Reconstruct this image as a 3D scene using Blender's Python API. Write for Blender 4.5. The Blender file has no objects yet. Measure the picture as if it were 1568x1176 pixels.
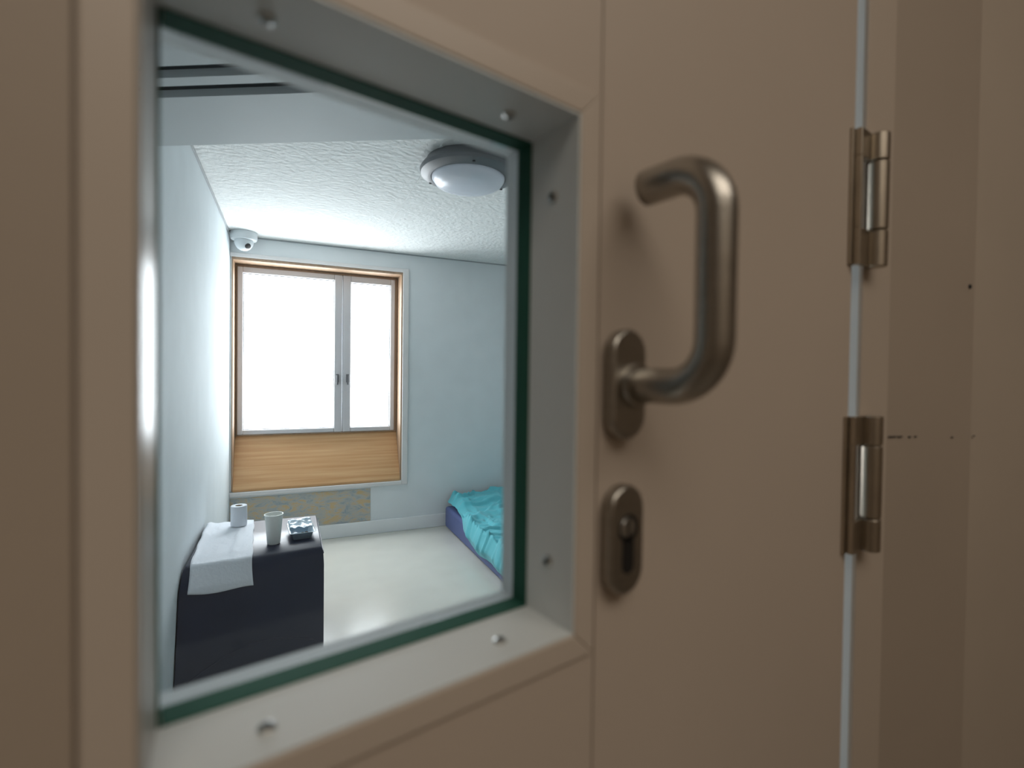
import bpy, bmesh, math, random
from mathutils import Vector, Matrix, noise
random.seed(4)
sc=bpy.context.scene
sc.view_settings.view_transform='Standard'
sc.view_settings.look='None'

# ------------------------------------------------------------ materials
def mat(name,col,rough=.6,metal=0,bump=0,bscale=50,var=0,vscale=6,spec=.5,stretch=None,emis=None,estr=0,coat=0,sheen=0,bdist=.005):
    m=bpy.data.materials.new(name); m.use_nodes=True
    nt=m.node_tree; p=nt.nodes['Principled BSDF']
    p.inputs['Base Color'].default_value=(*col,1); p.inputs['Roughness'].default_value=rough
    p.inputs['Metallic'].default_value=metal; p.inputs['Specular IOR Level'].default_value=spec
    p.inputs['Coat Weight'].default_value=coat; p.inputs['Sheen Weight'].default_value=sheen
    tc=nt.nodes.new('ShaderNodeTexCoord'); mp=nt.nodes.new('ShaderNodeMapping')
    nt.links.new(tc.outputs['Object'],mp.inputs['Vector'])
    if stretch: mp.inputs['Scale'].default_value=stretch
    if var>0:
        n=nt.nodes.new('ShaderNodeTexNoise'); n.inputs['Scale'].default_value=vscale; n.inputs['Detail'].default_value=5
        nt.links.new(mp.outputs[0],n.inputs['Vector'])
        r=nt.nodes.new('ShaderNodeValToRGB'); r.color_ramp.elements[0].position=.3; r.color_ramp.elements[1].position=.7
        r.color_ramp.elements[0].color=(*[c*(1-var) for c in col],1); r.color_ramp.elements[1].color=(*[min(1,c*(1+var*.6)) for c in col],1)
        nt.links.new(n.outputs['Fac'],r.inputs[0]); nt.links.new(r.outputs[0],p.inputs['Base Color'])
    if bump>0:
        n=nt.nodes.new('ShaderNodeTexNoise'); n.inputs['Scale'].default_value=bscale; n.inputs['Detail'].default_value=4
        nt.links.new(mp.outputs[0],n.inputs['Vector'])
        b=nt.nodes.new('ShaderNodeBump'); b.inputs['Strength'].default_value=bump; b.inputs['Distance'].default_value=bdist
        nt.links.new(n.outputs['Fac'],b.inputs['Height']); nt.links.new(b.outputs[0],p.inputs['Normal'])
    if emis:
        p.inputs['Emission Color'].default_value=(*emis,1); p.inputs['Emission Strength'].default_value=estr
    return m
def woodmat(name,c1,c2,scale=(1.2,14,14)):
    m=bpy.data.materials.new(name); m.use_nodes=True
    nt=m.node_tree; p=nt.nodes['Principled BSDF']; p.inputs['Roughness'].default_value=.45
    tc=nt.nodes.new('ShaderNodeTexCoord'); mp=nt.nodes.new('ShaderNodeMapping'); mp.inputs['Scale'].default_value=scale
    nt.links.new(tc.outputs['Object'],mp.inputs['Vector'])
    n=nt.nodes.new('ShaderNodeTexNoise'); n.inputs['Scale'].default_value=2.2; n.inputs['Detail'].default_value=7; n.inputs['Distortion'].default_value=.3
    nt.links.new(mp.outputs[0],n.inputs['Vector'])
    r=nt.nodes.new('ShaderNodeValToRGB'); r.color_ramp.elements[0].position=.3; r.color_ramp.elements[1].position=.7
    r.color_ramp.elements[0].color=(*c1,1); r.color_ramp.elements[1].color=(*c2,1)
    nt.links.new(n.outputs['Fac'],r.inputs[0]); nt.links.new(r.outputs[0],p.inputs['Base Color'])
    return m
M={}
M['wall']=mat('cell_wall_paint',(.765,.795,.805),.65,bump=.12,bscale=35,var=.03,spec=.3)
M['wallL']=mat('cell_wall_paint_dimmed',(.66,.715,.74),.75,bump=.15,bscale=25,var=.04,spec=.15)  # cell paint darkened so window light on the left wall looks weaker
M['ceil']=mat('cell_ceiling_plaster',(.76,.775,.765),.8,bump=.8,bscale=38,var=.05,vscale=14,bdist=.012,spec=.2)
M['floor']=mat('cell_linoleum',(.66,.65,.59),.24,bump=.03,bscale=20,var=.04,vscale=5)
M['base']=mat('baseboard_paint',(.88,.89,.89),.45,var=.02)
M['cwall']=mat('corridor_wall_paint',(.50,.425,.35),.6,bump=.05,bscale=120,var=.03)
M['cfloor']=mat('corridor_floor_lino',(.32,.29,.25),.5,var=.05)
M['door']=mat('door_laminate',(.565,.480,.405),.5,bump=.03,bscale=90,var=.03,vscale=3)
M['doorl']=mat('door_laminate_shaded_panel',(.44,.365,.295),.55,bump=.03,bscale=90,var=.03,vscale=3)  # darker copy of the door laminate, shade on the left painted into the colour
M['trim']=mat('door_window_trim',(.58,.50,.425),.38,var=.02)
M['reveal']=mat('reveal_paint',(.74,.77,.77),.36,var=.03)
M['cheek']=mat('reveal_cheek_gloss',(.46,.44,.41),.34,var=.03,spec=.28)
M['jamb']=mat('jamb_paint',(.84,.87,.88),.5,var=.02)
M['frame']=mat('door_frame_paint',(.44,.367,.30),.5,var=.04,vscale=4)
M['framelt']=mat('door_frame_edge_paint',(.53,.45,.375),.45,var=.02)
M['steel']=mat('brushed_steel',(.45,.425,.385),.32,metal=1,bump=.06,bscale=60,stretch=(1,1,12),var=.08,vscale=30)
M['hinge']=mat('hinge_nickel',(.49,.435,.36),.36,metal=1,var=.08,vscale=40)
M['black']=mat('keyhole_black',(.012,.012,.012),.5,var=.1)
M['screw']=mat('screw_steel',(.62,.62,.6),.3,metal=1,var=.05)
M['green']=mat('glass_edge_green',(.030,.115,.082),.6,var=.08,spec=.1)
M['sash']=mat('window_sash_paint',(.60,.585,.60),.45,var=.03)
M['casing']=mat('window_casing_paint',(.76,.735,.72),.5,var=.02)
M['wood']=woodmat('sill_wood',(.52,.27,.11),(.66,.40,.20),(.7,22,22))
M['woodf']=woodmat('reveal_wood',(.32,.21,.135),(.44,.30,.20),(14,14,1.0))
M['navy']=mat('navy_vinyl',(.026,.032,.062),.36,bump=.08,bscale=25,var=.15,vscale=3)
M['piping_sheen']=mat('navy_piping_sheen',(.035,.04,.075),.35,var=.1)
M['paper']=mat('white_tissue_paper',(.82,.85,.90),.9,bump=.5,bscale=70,var=.03)
M['cup']=mat('cup_plastic',(.92,.94,.90),.5,var=.02)
M['card']=mat('cardboard_core',(.45,.36,.28),.8,var=.1)
M['tray']=mat('tray_plastic',(.58,.72,.82),.12,var=.06,vscale=20)
M['dark']=mat('dark_crumbs',(.14,.09,.055),.8,var=.3,vscale=60)
M['matt']=mat('mattress_vinyl',(.095,.125,.30),.45,bump=.05,bscale=30,var=.1)
M['duvet']=mat('teal_duvet_cotton',(.11,.52,.60),.8,bump=.2,bscale=18,var=.05,vscale=7,sheen=.2)
M['lampd']=mat('lamp_housing_grey',(.15,.155,.165),.4,var=.05)
M['lampl']=mat('lamp_diffuser_opal',(.76,.79,.87),.25,var=.02)
M['cam']=mat('camera_housing_white',(.56,.60,.62),.4,var=.03)
M['slot']=mat('vent_slot_dark',(.02,.025,.03),.7,var=.1)
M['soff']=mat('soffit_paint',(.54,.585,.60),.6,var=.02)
M['gap']=mat('ceiling_shadow_line',(.36,.38,.39),.6,var=.05)
M['fillw']=mat('corridor_fill_opal',(.8,.78,.7),.4,var=.02,emis=(1,.90,.75),estr=.8)  # faint glow for the added corridor panel
def patchmat():
    m=bpy.data.materials.new('bare_plaster_patch'); m.use_nodes=True
    nt=m.node_tree; p=nt.nodes['Principled BSDF']; p.inputs['Roughness'].default_value=.85
    tc=nt.nodes.new('ShaderNodeTexCoord'); mp=nt.nodes.new('ShaderNodeMapping'); mp.inputs['Scale'].default_value=(5,5,11)
    nt.links.new(tc.outputs['Object'],mp.inputs['Vector'])
    n=nt.nodes.new('ShaderNodeTexNoise'); n.inputs['Scale'].default_value=1.6; n.inputs['Detail'].default_value=9; n.inputs['Roughness'].default_value=.7; n.inputs['Distortion'].default_value=1.2
    nt.links.new(mp.outputs[0],n.inputs['Vector'])
    r=nt.nodes.new('ShaderNodeValToRGB'); e=r.color_ramp.elements
    e[0].position=.38; e[0].color=(.31,.37,.41,1); e[1].position=.60; e[1].color=(.60,.44,.24,1)
    k=e.new(.49); k.color=(.47,.47,.44,1)
    nt.links.new(n.outputs['Fac'],r.inputs[0]); nt.links.new(r.outputs[0],p.inputs['Base Color']); return m
M['patch']=patchmat()
PANE=11.5
def panemat():
    m=bpy.data.materials.new('daylit_frosted_pane'); m.use_nodes=True
    nt=m.node_tree; nt.nodes.clear()
    o=nt.nodes.new('ShaderNodeOutputMaterial'); e=nt.nodes.new('ShaderNodeEmission')
    e.inputs['Color'].default_value=(.925,.965,1,1); e.inputs['Strength'].default_value=PANE
    nt.links.new(e.outputs[0],o.inputs[0]); return m
M['pane']=panemat()
def glassmat():
    m=bpy.data.materials.new('security_glass'); m.use_nodes=True
    nt=m.node_tree; nt.nodes.clear()
    o=nt.nodes.new('ShaderNodeOutputMaterial'); t=nt.nodes.new('ShaderNodeBsdfTransparent'); g=nt.nodes.new('ShaderNodeBsdfGlossy')
    t.inputs['Color'].default_value=(.96,.98,.985,1); g.inputs['Roughness'].default_value=.02
    mx=nt.nodes.new('ShaderNodeMixShader'); fr=nt.nodes.new('ShaderNodeFresnel'); fr.inputs['IOR'].default_value=1.3
    nt.links.new(fr.outputs[0],mx.inputs[0]); nt.links.new(t.outputs[0],mx.inputs[1]); nt.links.new(g.outputs[0],mx.inputs[2])
    nt.links.new(mx.outputs[0],o.inputs[0]); return m
M['glass']=glassmat()

# ------------------------------------------------------------ helpers
def link(o,parent=None):
    sc.collection.objects.link(o)
    if parent: o.parent=parent
    return o
def empty(name,loc=(0,0,0),rotz=0):
    e=bpy.data.objects.new(name,None); e.empty_display_size=.05; e.location=loc; e.rotation_euler=(0,0,rotz); return link(e)
def meshobj(name,bm,m,parent=None,smooth=False,bevel=0,bseg=2,loc=None):
    me=bpy.data.meshes.new(name); bmesh.ops.recalc_face_normals(bm,faces=bm.faces); bm.to_mesh(me); bm.free()
    me.materials.append(M[m]) if isinstance(m,str) else [me.materials.append(M[k]) for k in m]
    if smooth:
        for p in me.polygons: p.use_smooth=True
    o=bpy.data.objects.new(name,me); link(o,parent)
    if loc: o.location=loc
    if bevel:
        b=o.modifiers.new('bev','BEVEL'); b.width=bevel; b.segments=bseg; b.limit_method='ANGLE'; b.angle_limit=math.radians(35)
        for p in me.polygons: p.use_smooth=True
        o.modifiers.new('wn','WEIGHTED_NORMAL')
    return o
def addbox(bm,x0,x1,y0,y1,z0,z1):
    vs=[bm.verts.new((x,y,z)) for x in (x0,x1) for y in (y0,y1) for z in (z0,z1)]
    for f in ((0,1,3,2),(4,6,7,5),(0,4,5,1),(2,3,7,6),(0,2,6,4),(1,5,7,3)): bm.faces.new([vs[i] for i in f])
def boxes(name,lst,m,parent=None,bevel=0,bseg=2):
    bm=bmesh.new()
    for b in lst: addbox(bm,*b)
    return meshobj(name,bm,m,parent,bevel=bevel,bseg=bseg)
def prism(bm,pts,z0,z1):
    a=[bm.verts.new((p[0],p[1],z0)) for p in pts]; b=[bm.verts.new((p[0],p[1],z1)) for p in pts]
    bm.faces.new(a); bm.faces.new(b[::-1]); n=len(pts)
    for i in range(n): bm.faces.new((a[i],a[(i+1)%n],b[(i+1)%n],b[i]))
def lathe(name,prof,m,parent=None,seg=48,loc=(0,0,0),axis='Z',smooth=True,close=False):
    bm=bmesh.new(); rings=[]
    for r,h in prof:
        ring=[]
        for i in range(seg):
            a=2*math.pi*i/seg; x,y=r*math.cos(a),r*math.sin(a)
            ring.append(bm.verts.new((x,y,h) if axis=='Z' else (x,-h,y)))
        rings.append(ring)
    for j in range(len(rings)-1):
        for i in range(seg): bm.faces.new((rings[j][i],rings[j][(i+1)%seg],rings[j+1][(i+1)%seg],rings[j+1][i]))
    if close: bm.faces.new(rings[0]); bm.faces.new(rings[-1])
    bmesh.ops.remove_doubles(bm,verts=bm.verts,dist=1e-6)
    o=meshobj(name,bm,m,parent,smooth=False,loc=loc)
    if smooth:
        for p in o.data.polygons: p.use_smooth=True
        e=o.modifiers.new('es','EDGE_SPLIT'); e.split_angle=math.radians(40)
    return o
def tube(name,pts,r,m,parent,seg=24):
    bm=bmesh.new(); rings=[]; prev=None
    P=[Vector(p) for p in pts]
    for i,p in enumerate(P):
        t=(P[min(i+1,len(P)-1)]-P[max(i-1,0)]).normalized()
        if prev is None:
            a=Vector((1,0,0)) if abs(t.x)<.9 else Vector((0,0,1)); a=(a-t*a.dot(t)).normalized()
        else: a=(prev-t*prev.dot(t)).normalized()
        prev=a; b=t.cross(a)
        rings.append([bm.verts.new(p+a*r*math.cos(2*math.pi*k/seg)+b*r*math.sin(2*math.pi*k/seg)) for k in range(seg)])
    for j in range(len(rings)-1):
        for i in range(seg): bm.faces.new((rings[j][i],rings[j][(i+1)%seg],rings[j+1][(i+1)%seg],rings[j+1][i]))
    bm.faces.new(rings[0]); bm.faces.new(rings[-1])
    o=meshobj(name,bm,m,parent)
    for p in o.data.polygons: p.use_smooth=len(p.vertices)==4
    return o
def sst(x): x=max(0,min(1,x)); return x*x*(3-2*x)

# ------------------------------------------------------------ dimensions
XL,XR=-.416,2.25; YF0,YF1=.347,.48; YB=4.32; ZC=2.375; CH=1.345
YW=4.50
# ------------------------------------------------------------ cell shell
boxes('floor',[(XL-.12,XR+.12,YF1-.14,YB+.3,-.1,0)],'floor')
boxes('ceiling',[(XL-.12,XR+.12,YF1-.14,YB+.3,ZC,ZC+.1)],'ceil')
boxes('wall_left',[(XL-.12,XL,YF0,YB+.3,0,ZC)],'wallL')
boxes('wall_right',[(XR,XR+.12,YF0,YB+.3,0,ZC)],'wall')
OX0,OX1,OZ0,OZ1=-.405,.880,.435,2.215
boxes('wall_back',[(XL,OX0,YB,YB+.3,0,ZC),(OX1,XR,YB,YB+.3,0,ZC),(OX0,OX1,YB,YB+.3,0,OZ0),(OX0,OX1,YB,YB+.3,OZ1,ZC)],'wall')
boxes('wall_front',[(XL,-.37,YF0,YF1,0,ZC),(.64,XR,YF0+.003,YF1,0,ZC),(-.37,.64,YF0+.003,YF1,2.08,ZC)],'wall')
boxes('baseboard_back',[(XL+.002,XR-.002,YB-.016,YB-.0005,0,.112)],'base',bevel=.005)
boxes('baseboard_right',[(XR-.016,XR-.0005,YF1+.002,YB-.018,0,.112)],'base',bevel=.005)
boxes('ceiling_shadow_line_back',[(XL+.012,XR-.002,YB-.008,YB-.0005,ZC-.009,ZC-.0005)],'gap')  # thin grey strips paint the shadow line along the ceiling joint
boxes('ceiling_shadow_line_left',[(XL+.0005,XL+.009,YF1+.002,YB-.0005,ZC-.010,ZC-.0005)],'gap')
def strip(bm,a,b,w,z0,z1):
    a=Vector(a);b=Vector(b);dd=(b-a).normalized();nn=Vector((-dd.y,dd.x))*w/2
    prism(bm,[a-nn,b-nn,b+nn,a+nn],z0,z1)
bm=bmesh.new()
strip(bm,(.62,1.5),(.62,4.3),.010,ZC-.0025,ZC-.0002)
strip(bm,(1.66,1.5),(1.66,4.3),.010,ZC-.0025,ZC-.0002)
meshobj('trim_ceiling_seam',bm,'ceil')
boxes('wall_patch_back',[(XL+.003,.623,YB-.004,YB-.0005,.113,.385)],'patch')

# diagonal lowered soffit with slot vent
ZS=2.085
E0=Vector((-.28,1.93)); e=Vector((.879,-.477)); pdir=Vector((-.477,-.879))
def clip(poly,ax,val,keep_gt):
    out=[]
    for i in range(len(poly)):
        a,b=poly[i],poly[(i+1)%len(poly)]
        ia=(a[ax]>=val)==keep_gt; ib=(b[ax]>=val)==keep_gt
        if ia: out.append(a)
        if ia!=ib:
            t=(val-a[ax])/(b[ax]-a[ax]); out.append(a+(b-a)*t)
    return out
def band(d0,d1):
    poly=[E0+e*-3+pdir*d0,E0+e*4+pdir*d0,E0+e*4+pdir*d1,E0+e*-3+pdir*d1]
    poly=clip(poly,0,XL+.001,True)
    poly=clip(poly,0,XR-.001,False)
    poly=clip(poly,1,YF1+.001,True)
    return poly
bm=bmesh.new()
for d0,d1 in ((0,.273),(.3235,.359),(.405,3)):
    p=band(d0,d1)
    if len(p)>2: prism(bm,p,ZS,ZC-.001)
for d0,d1 in ((.273,.3235),(.359,.405)):
    prism(bm,band(d0,d1),ZS+.05,ZC-.001)
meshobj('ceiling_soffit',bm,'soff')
bm=bmesh.new()
for d0,d1 in ((.273,.3235),(.359,.405)): prism(bm,band(d0+.0005,d1-.0005),ZS+.02,ZS+.049)
meshobj('ceiling_vent_slots',bm,'slot')

# ------------------------------------------------------------ cell window
w=empty('window_1')
boxes('lining',[(OX1-.012,OX1-.0005,YB-.002,YW+.05,OZ0+.005,OZ1-.001),(OX0+.001,OX1-.0125,YB-.002,YW+.05,OZ1-.02,OZ1-.001),(OX0+.0005,OX0+.010,YB-.002,YW+.05,OZ0+.005,OZ1-.021)],'woodf',w)
bm=bmesh.new()
pr=[(YB-.010,.435),(YB-.010,.452),(YW,.838),(YW+.04,.838),(YW+.04,.435)]
a=[bm.verts.new((OX0+.011,y,z)) for y,z in pr]; b=[bm.verts.new((OX1-.013,y,z)) for y,z in pr]
bm.faces.new(a); bm.faces.new(b[::-1])
for i in range(5): bm.faces.new((a[i],a[(i+1)%5],b[(i+1)%5],b[i]))
meshobj('sloping_sill',bm,'wood',w)
boxes('casing',[(OX1,.930,YB-.016,YB-.0005,.400,2.245),(XL+.001,OX1,YB-.016,YB-.0005,OZ1,2.245),(XL+.001,OX1,YB-.020,YB-.0005,.400,.432)],'casing',w,bevel=.004)
def ring(x0,x1,z0,z1,wl,wr,wb,wt,y0,y1):
    return [(x0,x0+wl,y0,y1,z0,z1),(x1-wr,x1,y0,y1,z0,z1),(x0+wl,x1-wr,y0,y1,z0,z0+wb),(x0+wl,x1-wr,y0,y1,z1-wt,z1)]
boxes('outer_frame',ring(OX0+.011,OX1-.013,.838,OZ1-.021,.012,.022,.012,.018,YW-.012,YW+.045),'woodf',w,bevel=.003)
boxes('sash_wide',ring(-.380,.402,.851,2.175,.040,.062,.037,.047,YW-.030,YW+.03),'sash',w,bevel=.006)
boxes('sash_narrow',ring(.408,.843,.851,2.175,.064,.038,.037,.055,YW-.030,YW+.03),'sash',w,bevel=.006)
boxes('pane_wide',[(-.341,.341,YW+.005,YW+.012,.887,2.129)],'pane',w)
boxes('pane_narrow',[(.471,.806,YW+.005,YW+.012,.887,2.121)],'pane',w)
boxes('gasket',ring(-.341,.341,.887,2.129,.006,.006,.006,.006,YW-.004,YW+.004)+ring(.471,.806,.887,2.121,.006,.006,.006,.006,YW-.004,YW+.004),'lampd',w)
boxes('sash_handles',[(.352,.378,YW-.040,YW-.0305,1.27,1.34),(.436,.462,YW-.040,YW-.0305,1.27,1.34),(.358,.372,YW-.056,YW-.0405,1.25,1.33),(.442,.456,YW-.056,YW-.0405,1.25,1.33)],'lampd',w,bevel=.003)
boxes('exterior_backing',[(OX0,OX1,YW+.06,YW+.07,.44,2.2)],'wall',w)

# ------------------------------------------------------------ ceiling lamp
L=empty('ceiling_lamp',(.79,2.34,ZC)); L.scale=(1.10,1.10,1.12)
lathe('housing',[(0,-.0005),(.185,-.0005),(.19,-.012),(.207,-.03),(.213,-.042),(.208,-.055),(.185,-.066),(.165,-.068),(.160,-.060),(0,-.055)],'lampd',L,64)
lathe('diffuser',[(.161,-.058),(.160,-.072),(.145,-.092),(.11,-.106),(.06,-.115),(0,-.118)],'lampl',L,64)
for k in range(3):
    a=k*2.1+.3
    lathe('cover_screw_%d'%(k+1),[(0,-.066),(.006,-.066),(.006,-.0625)],'black',L,12,loc=(.188*math.cos(a),.188*math.sin(a),-.0015))
# ------------------------------------------------------------ security camera
S=empty('security_camera',(-.315,4.20,ZC))
lathe('mount',[(0,-.0005),(.088,-.0005),(.090,-.006),(.090,-.044),(.084,-.056),(.068,-.060),(0,-.060)],'cam',S,48)
lathe('dome',[(.062,-.060),(.064,-.075),(.058,-.098),(.044,-.118),(.024,-.131),(0,-.135)],'cam',S,40)
o=lathe('lens',[(0,.002),(.020,.002),(.021,-.004),(.017,-.012),(0,-.015)],'black',S,24)
o.location=(.028,-.040,-.105); o.rotation_euler=(math.radians(-50),0,math.radians(35))

# ------------------------------------------------------------ side table (vinyl block, slightly splayed front)
T=empty('side_table',(-.132,2.815,0))
FL_T,FR_T,FL_B,FR_B=-.335,-.290,-.520,-.300    # local y of front corners, top / bottom
NXT=12
def fronty(q,z):
    q=max(0,min(1,q))
    if z>.44: k=(z-.44)/.08; l=(FL_T-.075)*(1-k)+FL_T*k; r=(FR_T-.004)*(1-k)+FR_T*k
    else: k=z/.44; l=FL_B*(1-k)+(FL_T-.075)*k; r=FR_B*(1-k)+(FR_T-.004)*k
    return l+(r-l)*q
bm=bmesh.new()
zs=[.004,.12,.24,.36,.44,.485,.510,.520]
def inset(z): return 0 if z<.485 else (.004 if z<.5 else (.010 if z<.515 else .020))
rings=[]
for z in zs:
    ins=inset(z); x0,x1=-.279+ins*.5,.284-ins*.6
    row=[]
    for i in range(NXT+1): q=i/NXT; row.append(bm.verts.new((x0+(x1-x0)*q,fronty(q,z)+ins,z)))
    row.append(bm.verts.new((x1,.312-ins,z))); row.append(bm.verts.new((x0,.312-ins,z)))
    rings.append(row)
n_=len(rings[0])
for j in range(len(rings)-1):
    for i in range(n_): bm.faces.new((rings[j][i],rings[j][(i+1)%n_],rings[j+1][(i+1)%n_],rings[j+1][i]))
bm.faces.new(rings[0][::-1]); bm.faces.new(rings[-1])
o=meshobj('body',bm,'navy',T)
for p in o.data.polygons: p.use_smooth=True
es=o.modifiers.new('es','EDGE_SPLIT'); es.split_angle=math.radians(50)
pts=[(-.24+.48*k/20,fronty((.04+.48*k/20)/.563,.10+.07*math.sin(math.pi*k/20))-.0005,.10+.07*math.sin(math.pi*k/20)) for k in range(21)]
tube('front_sheen',pts,.0025,'piping_sheen',T,8)  # added raised arc imitates the curved sheen low on the front
tube('side_piping',[(.2815,-.28+.58*k/12,.490) for k in range(13)],.003,'piping_sheen',T,8)

# ------------------------------------------------------------ toilet roll
Rr=empty('toilet_paper_roll',(-.246,3.03,.5275))
lathe('roll',[(.018,.0),(.038,.0),(.0395,.004),(.0395,.102),(.038,.106),(.018,.106),(.018,.0)],'paper',Rr,40)
lathe('core',[(.0178,.002),(.0178,.105),(.0166,.105),(.0166,.002)],'card',Rr,24)
# ------------------------------------------------------------ cup
Cc=empty('plastic_cup',(-.068,2.668,.5205))
lathe('cup_shell',[(0,.0005),(.027,.0005),(.029,.004),(.0405,.138),(.0425,.1395),(.0425,.143),(.0395,.143),(.0385,.136),(.0270,.006),(0,.006)],'cup',Cc,48)
# ------------------------------------------------------------ tray
Tr=empty('plastic_food_tray',(.055,2.77,.5205)); Tr.rotation_euler=(0,0,math.radians(4))
bm=bmesh.new()
def rr(hx,hy,r,z,n=5):
    out=[]
    for cx,cy,a0 in ((hx-r,hy-r,0),(-hx+r,hy-r,90),(-hx+r,-hy+r,180),(hx-r,-hy+r,270)):
        for k in range(n):
            a=math.radians(a0+k*90/(n-1)); out.append(bm.verts.new((cx+r*math.cos(a),cy+r*math.sin(a),z)))
    return out
rs=[rr(.042,.085,.012,.0),rr(.052,.098,.016,.034),rr(.062,.108,.018,.036)]
for j in range(2):
    n=len(rs[j])
    for i in range(n): bm.faces.new((rs[j][i],rs[j][(i+1)%n],rs[j+1][(i+1)%n],rs[j+1][i]))
bm.faces.new(rs[0])
o=meshobj('tray_shell',bm,'tray',Tr,smooth=True); s=o.modifiers.new('s','SOLIDIFY'); s.thickness=.0015; s.offset=1
bm=bmesh.new()
for i in range(16):
    x=random.uniform(-.030,.030); y=random.uniform(-.075,.0); r=random.uniform(.005,.010)
    mtx=Matrix.Translation((x,y,.004+r*.6))@Matrix.Diagonal((1,1.3,.7,1))
    bmesh.ops.create_icosphere(bm,subdivisions=2,radius=r,matrix=mtx)
meshobj('leftovers',bm,'dark',Tr,smooth=True)
bm=bmesh.new(); bmesh.ops.create_grid(bm,x_segments=14,y_segments=14,size=.055)
for v in bm.verts: v.co.z=.040+.010*noise.noise(v.co*45)+.3*max(0,v.co.y)
o=meshobj('torn_film',bm,'tray',Tr,smooth=True); o.location=(.0,.040,0); s=o.modifiers.new('s','SOLIDIFY'); s.thickness=.001
# ------------------------------------------------------------ paper cloth over table edge
bm=bmesh.new(); nx,ny=26,90; g=[]
TT=.5225
for j in range(ny+1):
    row=[]
    for i in range(nx+1):
        q=i/nx
        s=j/ny*.735
        flat=.606+.024*(1-q)
        x0=-.405+.020*(s/.6); x1=-.178+.028*(s/.6)
        x=x0+(x1-x0)*q+.002*math.sin(s*30+q*4)
        dr_=math.hypot(x+.246,3.12-s-3.03); fl=max(0,min(1,(dr_-.045)/.05))
        if s<flat: y=3.12-s; z=TT+fl*(.006*(abs(noise.noise(Vector((q*4,s*7,0)))))+(.008*max(0,math.sin(q*9+s*1.5+1))**8))*min(1,(flat-s)*12)
        else:
            t=s-flat; R0=.022; ye=3.12-flat
            a=min(t/R0,1.57); y=ye-R0*math.sin(a); z=TT-R0*(1-math.cos(a))
            if t>R0*1.57: z=TT-R0-(t-R0*1.57)*(1+.08*math.sin(q*5)); y=ye-R0-.003*math.sin(q*7)
        if z<.519:
            ty=fronty((x+.411)/.563,z)+2.815-.005
            y=min(y,ty)
        row.append(bm.verts.new((x,y,z)))
    g.append(row)
for j in range(ny):
    for i in range(nx): bm.faces.new((g[j][i],g[j][i+1],g[j+1][i+1],g[j+1][i]))
o=meshobj('paper_towel',bm,'paper',smooth=True)
s=o.modifiers.new('s','SOLIDIFY'); s.thickness=.0022; s.offset=1

# ------------------------------------------------------------ bed: mattress + duvet
Bm=empty('mattress',(1.71,3.30,0))
bm=bmesh.new(); addbox(bm,-.45,.45,-.98,.98,.003,.185)
meshobj('mattress_body',bm,'matt',Bm,bevel=.025,bseg=4)
bm=bmesh.new(); nx,ny=120,210; g=[]
for j in range(ny+1):
    y=2.30+1.97*j/ny; row=[]
    hm=sst((4.0-y)/.65)
    hang=-.02+.135*hm+.030*noise.noise(Vector((y*4,3,1)))
    for i in range(nx+1):
        q=i/nx; s=-hang+q*(.93+hang)
        puff=.050+.030*noise.noise(Vector((s*3,y*3,5)))
        puff+=.045*sst((y-3.75)/.35)
        w0=noise.noise(Vector((s*2.5,y*2.5,9)))
        w1=noise.noise(Vector((s*3+w0*2,y*5+w0*3,2)))
        w2=noise.noise(Vector((s*7+w0*3,y*10+s*6,7)))
        wr=.038*max(0,1-abs(w1)*4.5)+.018*max(0,1-abs(w2)*3.0)
        edge=sst((s+hang)/.06)
        h=puff+wr*.8
        h*=.35+.65*edge
        if s<.0:
            bl=min(1,-s/.04); z=.185+h*(1-bl)+s*1.0+.02*(1-bl); x=1.262-(h*.55+.006)*bl
        else:
            x=1.262+s; z=.187+max(h,.006)*min(1,.80+s*5)
        row.append(bm.verts.new((min(x,2.21),min(y,4.285),z)))
    g.append(row)
for j in range(ny):
    for i in range(nx): bm.faces.new((g[j][i],g[j][i+1],g[j+1][i+1],g[j+1][i]))
for _ in range(2): bmesh.ops.smooth_vert(bm,verts=bm.verts,factor=.5)
o=meshobj('duvet',bm,'duvet',smooth=True); s=o.modifiers.new('s','SOLIDIFY'); s.thickness=.006; s.offset=0

# ------------------------------------------------------------ door (hinged on the right, ajar towards camera)
A=math.radians(12.7); D=.212
dv=Vector((math.cos(A),math.sin(A),0)); nv=Vector((-math.sin(A),math.cos(A),0))
DO=Vector((0,0,CH))+nv*D
def demp(name): return empty(name,DO,A)
dr=demp('door_1')
U0,U1,V0,V1=-.0008,.2035,-.151,.151
UL,UR,VB,VT=-.30,.5965,-1.335,.705
TH=.068
boxes('leaf_core',[(UL,U0,.0045,TH,VB,VT),(U1,.540,.0045,TH,VB,VT),(U0,U1,.0045,TH,VB,V0),(U0,U1,.0045,TH,V1,VT)],'door',dr)
sg=.0012
boxes('leaf_facing',[(U0-.0155,.2208,0,.0033,V1,VT),(U0-.0155,.2208,0,.0033,VB,V0),(U0-.0155,U0,0,.0033,V0,V1),(U1,.2208,0,.0033,V0,V1),
   (.2208+sg,UR,0,.0026,VB,VT)],'door',dr)
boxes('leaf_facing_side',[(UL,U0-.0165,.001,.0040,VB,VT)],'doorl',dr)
boxes('edge_strip',[(.5401,.546,.0045,.03,VB,VT)],'jamb',dr)
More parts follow.
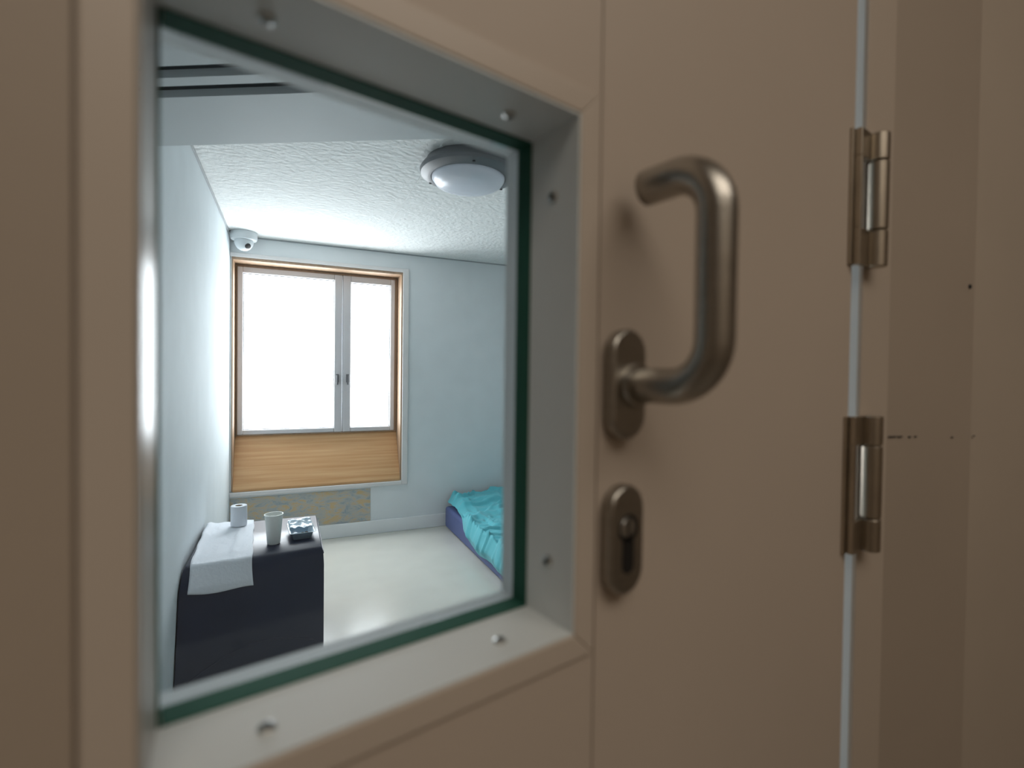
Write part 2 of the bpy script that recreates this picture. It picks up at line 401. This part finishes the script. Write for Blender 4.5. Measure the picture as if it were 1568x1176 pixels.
def mitre(name,u0,u1,v0,v1,wd,t0,t1,m,parent,bev=.001):
    bm=bmesh.new()
    o_=[(u0-wd,v0-wd),(u1+wd,v0-wd),(u1+wd,v1+wd),(u0-wd,v1+wd)]; i_=[(u0,v0),(u1,v0),(u1,v1),(u0,v1)]
    for k in range(4):
        q=(k+1)%4
        P=[o_[k],o_[q],i_[q],i_[k]]
        a=[bm.verts.new((x,t0,z)) for x,z in P]; b=[bm.verts.new((x,t1,z)) for x,z in P]
        bm.faces.new(a); bm.faces.new(b[::-1])
        for i in range(4): bm.faces.new((a[i],a[(i+1)%4],b[(i+1)%4],b[i]))
    return meshobj(name,bm,m,parent,bevel=bev,bseg=3)
mitre('window_trim',U0,U1,V0,V1,.0150,-.0022,-.0001,'trim',dr,.0010)
vw=demp('door_view_window')
rt=.0012
def ring_uv(u0,u1,v0,v1,th,t0,t1):
    return [(u0,u0+th,t0,t1,v0,v1),(u1-th,u1,t0,t1,v0,v1),(u0+th,u1-th,t0,t1,v0,v0+th),(u0+th,u1-th,t0,t1,v1-th,v1)]
e5=.0002; TG0,TG1=.0420,.0560
bm=bmesh.new()
for b in ring_uv(U0+e5,U1-e5,V0+e5,V1-e5,rt,-.0015,TG0-.0001)[1:]: addbox(bm,*b)
meshobj('reveal_outer',bm,'reveal',vw)
bm=bmesh.new()
pts=[(U0+e5,-.0015),(U0+e5+.0010,-.0015),(U0+.0020,.003),(.0056,TG0-.0001),(U0+e5,TG0-.0001)]
prism(bm,pts,V0+e5+rt+.0001,V1-e5-rt-.0001)
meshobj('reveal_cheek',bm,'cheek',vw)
GU=.0055
boxes('glass_edge',[(GU-.002,GU+.0012,TG0,TG1-.0001,V0+.0016,V1-.0016)]+ring_uv(GU,U1-e5,V0+e5,V1-e5,rt+.0008,TG0,TG1-.0001)[1:],'green',vw)
boxes('reveal_inner',[(U0+e5,.0064,TG1,.0695,V0+.0016,V1-.0016)]+ring_uv(U0,U1-e5,V0+e5,V1-e5,rt,TG1,.0695)[1:],'jamb',vw)
boxes('glass_pane',[(GU+.002,U1-.003,.0552,.0557,V0+.003,V1-.003)],'glass',vw)
def screw(nm,u,t,v,ax):
    prof=[(.0038,0),(.0038,.0006),(.0030,.0014),(.0014,.0018),(.0012,.0010),(0,.0010)]
    o=lathe(nm,prof,'screw',vw,20)
    o.location=(u,t,v)
    o.rotation_euler={'top':(math.pi,0,0),'bottom':(0,0,0),'right':(0,-math.pi/2,0),'left':(0,math.pi/2,0)}[ax]
    k=lathe(nm+'_recess',[(0,0.0019),(.0019,.0019),(.0019,.0014)],'black',vw,10); k.location=o.location; k.rotation_euler=o.rotation_euler
q=rt+e5
screw('screw_1',.043,.023,V1-q,'top'); screw('screw_2',.170,.023,V1-q,'top')
screw('screw_3',.043,.016,V0+q,'bottom'); screw('screw_4',.163,.016,V0+q,'bottom')
screw('screw_5',U1-q,.021,.109,'right'); screw('screw_6',U1-q,.021,-.114,'right')

# ------------------------------------------------------------ lever handle
H=demp('door_handle')
def stadium(name,uc,vc,hw,hh,t0,t1,m,parent,bev=.003):
    bm=bmesh.new(); pts=[]
    for s in range(17): a=math.pi*s/16; pts.append((uc+hw*math.cos(a),vc+(hh-hw)+hw*math.sin(a)))
    for s in range(17): a=math.pi+math.pi*s/16; pts.append((uc+hw*math.cos(a),vc-(hh-hw)+hw*math.sin(a)))
    a=[bm.verts.new((x,t0,z)) for x,z in pts]; b=[bm.verts.new((x,t1,z)) for x,z in pts]
    bm.faces.new(a); bm.faces.new(b[::-1]); n=len(pts)
    for i in range(n): bm.faces.new((a[i],a[(i+1)%n],b[(i+1)%n],b[i]))
    return meshobj(name,bm,m,parent,bevel=bev,bseg=4)
stadium('rosette',.240,-.0045,.0155,.034,-.0098,-.0001,'steel',H)
ub,vb,vt_,tb,rb=.2445,-.005,.1135,-.062,.026
pts=[(ub-.0,-.008,vb),(ub,-.02,vb),(ub,tb+rb,vb)]
for k in range(1,11):
    a=math.pi/2*k/10; pts.append((ub,tb+rb-rb*math.sin(a),vb+rb-rb*math.cos(a)))
pts.append((ub,tb,(vb+vt_)/2))
for k in range(0,11):
    a=math.pi/2*k/10; pts.append((ub,tb+rb-rb*math.cos(a),vt_-rb+rb*math.sin(a)))
pts+= [(ub,-.020,vt_),(ub,-.0155,vt_)]
tube('lever',pts,.0105,'steel',H,32)
lathe('collar',[(0,.0098),(.0135,.0098),(.0135,.0125),(.0125,.014),(.0100,.0142)],'steel',H,32,loc=(ub,0,vb),axis='Y')
# ------------------------------------------------------------ lock
K=demp('lock_escutcheon')
stadium('plate',.240,-.100,.0155,.034,-.0098,-.0001,'steel',K)
stadium('keyhole_slot',.240,-.1045,.0052,.0160,-.0101,-.0097,'black',K,0)
lathe('keyhole_round',[(0,.0101),(.0088,.0101),(.0088,.0097)],'black',K,32,loc=(.240,0,-.0925),axis='Y')
lathe('cylinder_core',[(0,.0112),(.0056,.0112),(.0062,.0104),(.0062,.0098)],'screw',K,32,loc=(.2385,0,-.0915),axis='Y')
boxes('key_slot',[(.2379,.2395,-.0116,-.0110,-.0975,-.0860)],'black',K)
# ------------------------------------------------------------ hinges
def hinge(v0,v1,k0,k1):
    h=demp('door_hinge')
    uc,tc,r=.6235,-.0135,.0095
    def cyl(nm,a,b):
        o=lathe(nm,[(0,a),(r-.001,a),(r,a+.001),(r,b-.001),(r-.001,b),(0,b)],'hinge',h,28); o.location=(uc,tc,0)
    g_=.0006
    cyl('knuckle_top',k1+g_,v1); cyl('knuckle_middle',k0+g_,k1-g_); cyl('knuckle_bottom',v0,k0-g_)
    boxes('leaf_plate',[(.584,.5965,-.0032,-.0001,v0,v1)],'hinge',h,bevel=.0006)
    boxes('arms',[(.590,.6225,-.0095,-.0033,k1+g_,v1),(.590,.6225,-.0095,-.0033,v0,k0-g_),(.590,.5945,-.0095,-.0033,k0-g_,k1+g_)],'hinge',h,bevel=.0008)
    boxes('frame_arm',[(.6245,.6420,-.0100,-.0060,k0+g_,k1-g_)],'hinge',h,bevel=.0008)
    return h
hinge(.119,.258,.157,.229)
hinge(-.181,-.038,-.146,-.069)

# ------------------------------------------------------------ door frame (sheet steel) on corridor face
FX=.5615
fr=empty('door_frame')
boxes('frame_edge',[(FX,.610,.342,.3468,0,2.11)],'framelt',fr,bevel=.001)
boxes('frame_face',[(.6103,.786,.3435,.3468,0,2.11)],'frame',fr,bevel=.001)
boxes('frame_return',[(FX+.0005,.6395,.3469,.40,0,2.079)],'jamb',fr)
boxes('frame_head',[(-.369,.610,.342,.3468,2.07,2.16)],'frame',fr)
boxes('frame_latch_side',[(-.369,-.352,.342,.3468,0,2.07)],'frame',fr)
bm=bmesh.new()
for x0,x1,z in ((.614,.628,1.2815),(.631,.640,1.281),(.652,.657,1.280),(.664,.668,1.280),(.74,.744,1.276),(.79,.793,1.276)):
    addbox(bm,x0,x1,.3422,.3434,z-.0006,z+.0007)
meshobj('scuff_marks',bm,'slot',fr)
lathe('old_screw',[(0,.0012),(.0026,.0012),(.0028,.0002)],'slot',fr,16,loc=(.773,.3433,1.463),axis='Y')

# ------------------------------------------------------------ corridor shell
boxes('wall_corridor_front',[(.787,2.6,.345,.3495,0,2.5),(-1.8,-.37,.3425,.3465,0,2.5),(-.37,.787,.345,.3465,2.161,2.5)],'cwall')
boxes('wall_corridor_back',[(-1.8,2.6,-1.75,-1.65,0,2.5)],'cwall')
boxes('wall_corridor_left',[(-1.9,-1.801,-1.75,.347,0,2.5)],'cwall')
boxes('wall_corridor_right',[(2.601,2.7,-1.75,.347,0,2.5)],'cwall')
boxes('floor_corridor',[(-1.9,2.7,-1.75,.3395,-.1,-.0005)],'cfloor')
boxes('ceiling_corridor',[(-1.9,2.7,-1.75,.347,2.501,2.6)],'cwall')
CLp=empty('corridor_fill_panel',(.35,-.85,2.5))  # unseen ceiling panel, added to light the door softly from behind the camera
boxes('fill_body',[(-.9,.9,-.5,.5,-.03,-.0005)],'lampd',CLp,bevel=.004)
boxes('fill_glass',[(-.87,.87,-.47,.47,-.036,-.0305)],'fillw',CLp)
ld=bpy.data.lights.new('corridor_fill_light','AREA'); ld.shape='RECTANGLE'; ld.size=1.7; ld.size_y=.9; ld.energy=8.2; ld.color=(1,.91,.80)
lo=bpy.data.objects.new('corridor_fill_light',ld); link(lo,CLp); lo.location=(0,0,-.05)

# ------------------------------------------------------------ world
wd=bpy.data.worlds.new('world'); sc.world=wd; wd.use_nodes=True
wd.node_tree.nodes['Background'].inputs[0].default_value=(.6,.75,.9,1); wd.node_tree.nodes['Background'].inputs[1].default_value=.5

# ------------------------------------------------------------ camera
f=768.6
R=Vector((.91445,-.40447,.01252)); F=Vector((.40463,.91435,-.01658)); F.normalize(); R=(R-F*R.dot(F)).normalized(); Uu=R.cross(F)
cd=bpy.data.cameras.new('camera'); co=bpy.data.objects.new('camera',cd); link(co)
m=Matrix((( R.x,Uu.x,-F.x,0),(R.y,Uu.y,-F.y,0),(R.z,Uu.z,-F.z,CH),(0,0,0,1)))
co.matrix_world=m
cd.sensor_width=36; cd.lens=f/1568*36; cd.clip_start=.01
cd.dof.use_dof=True; cd.dof.focus_distance=3.3; cd.dof.aperture_fstop=3.8
sc.camera=co
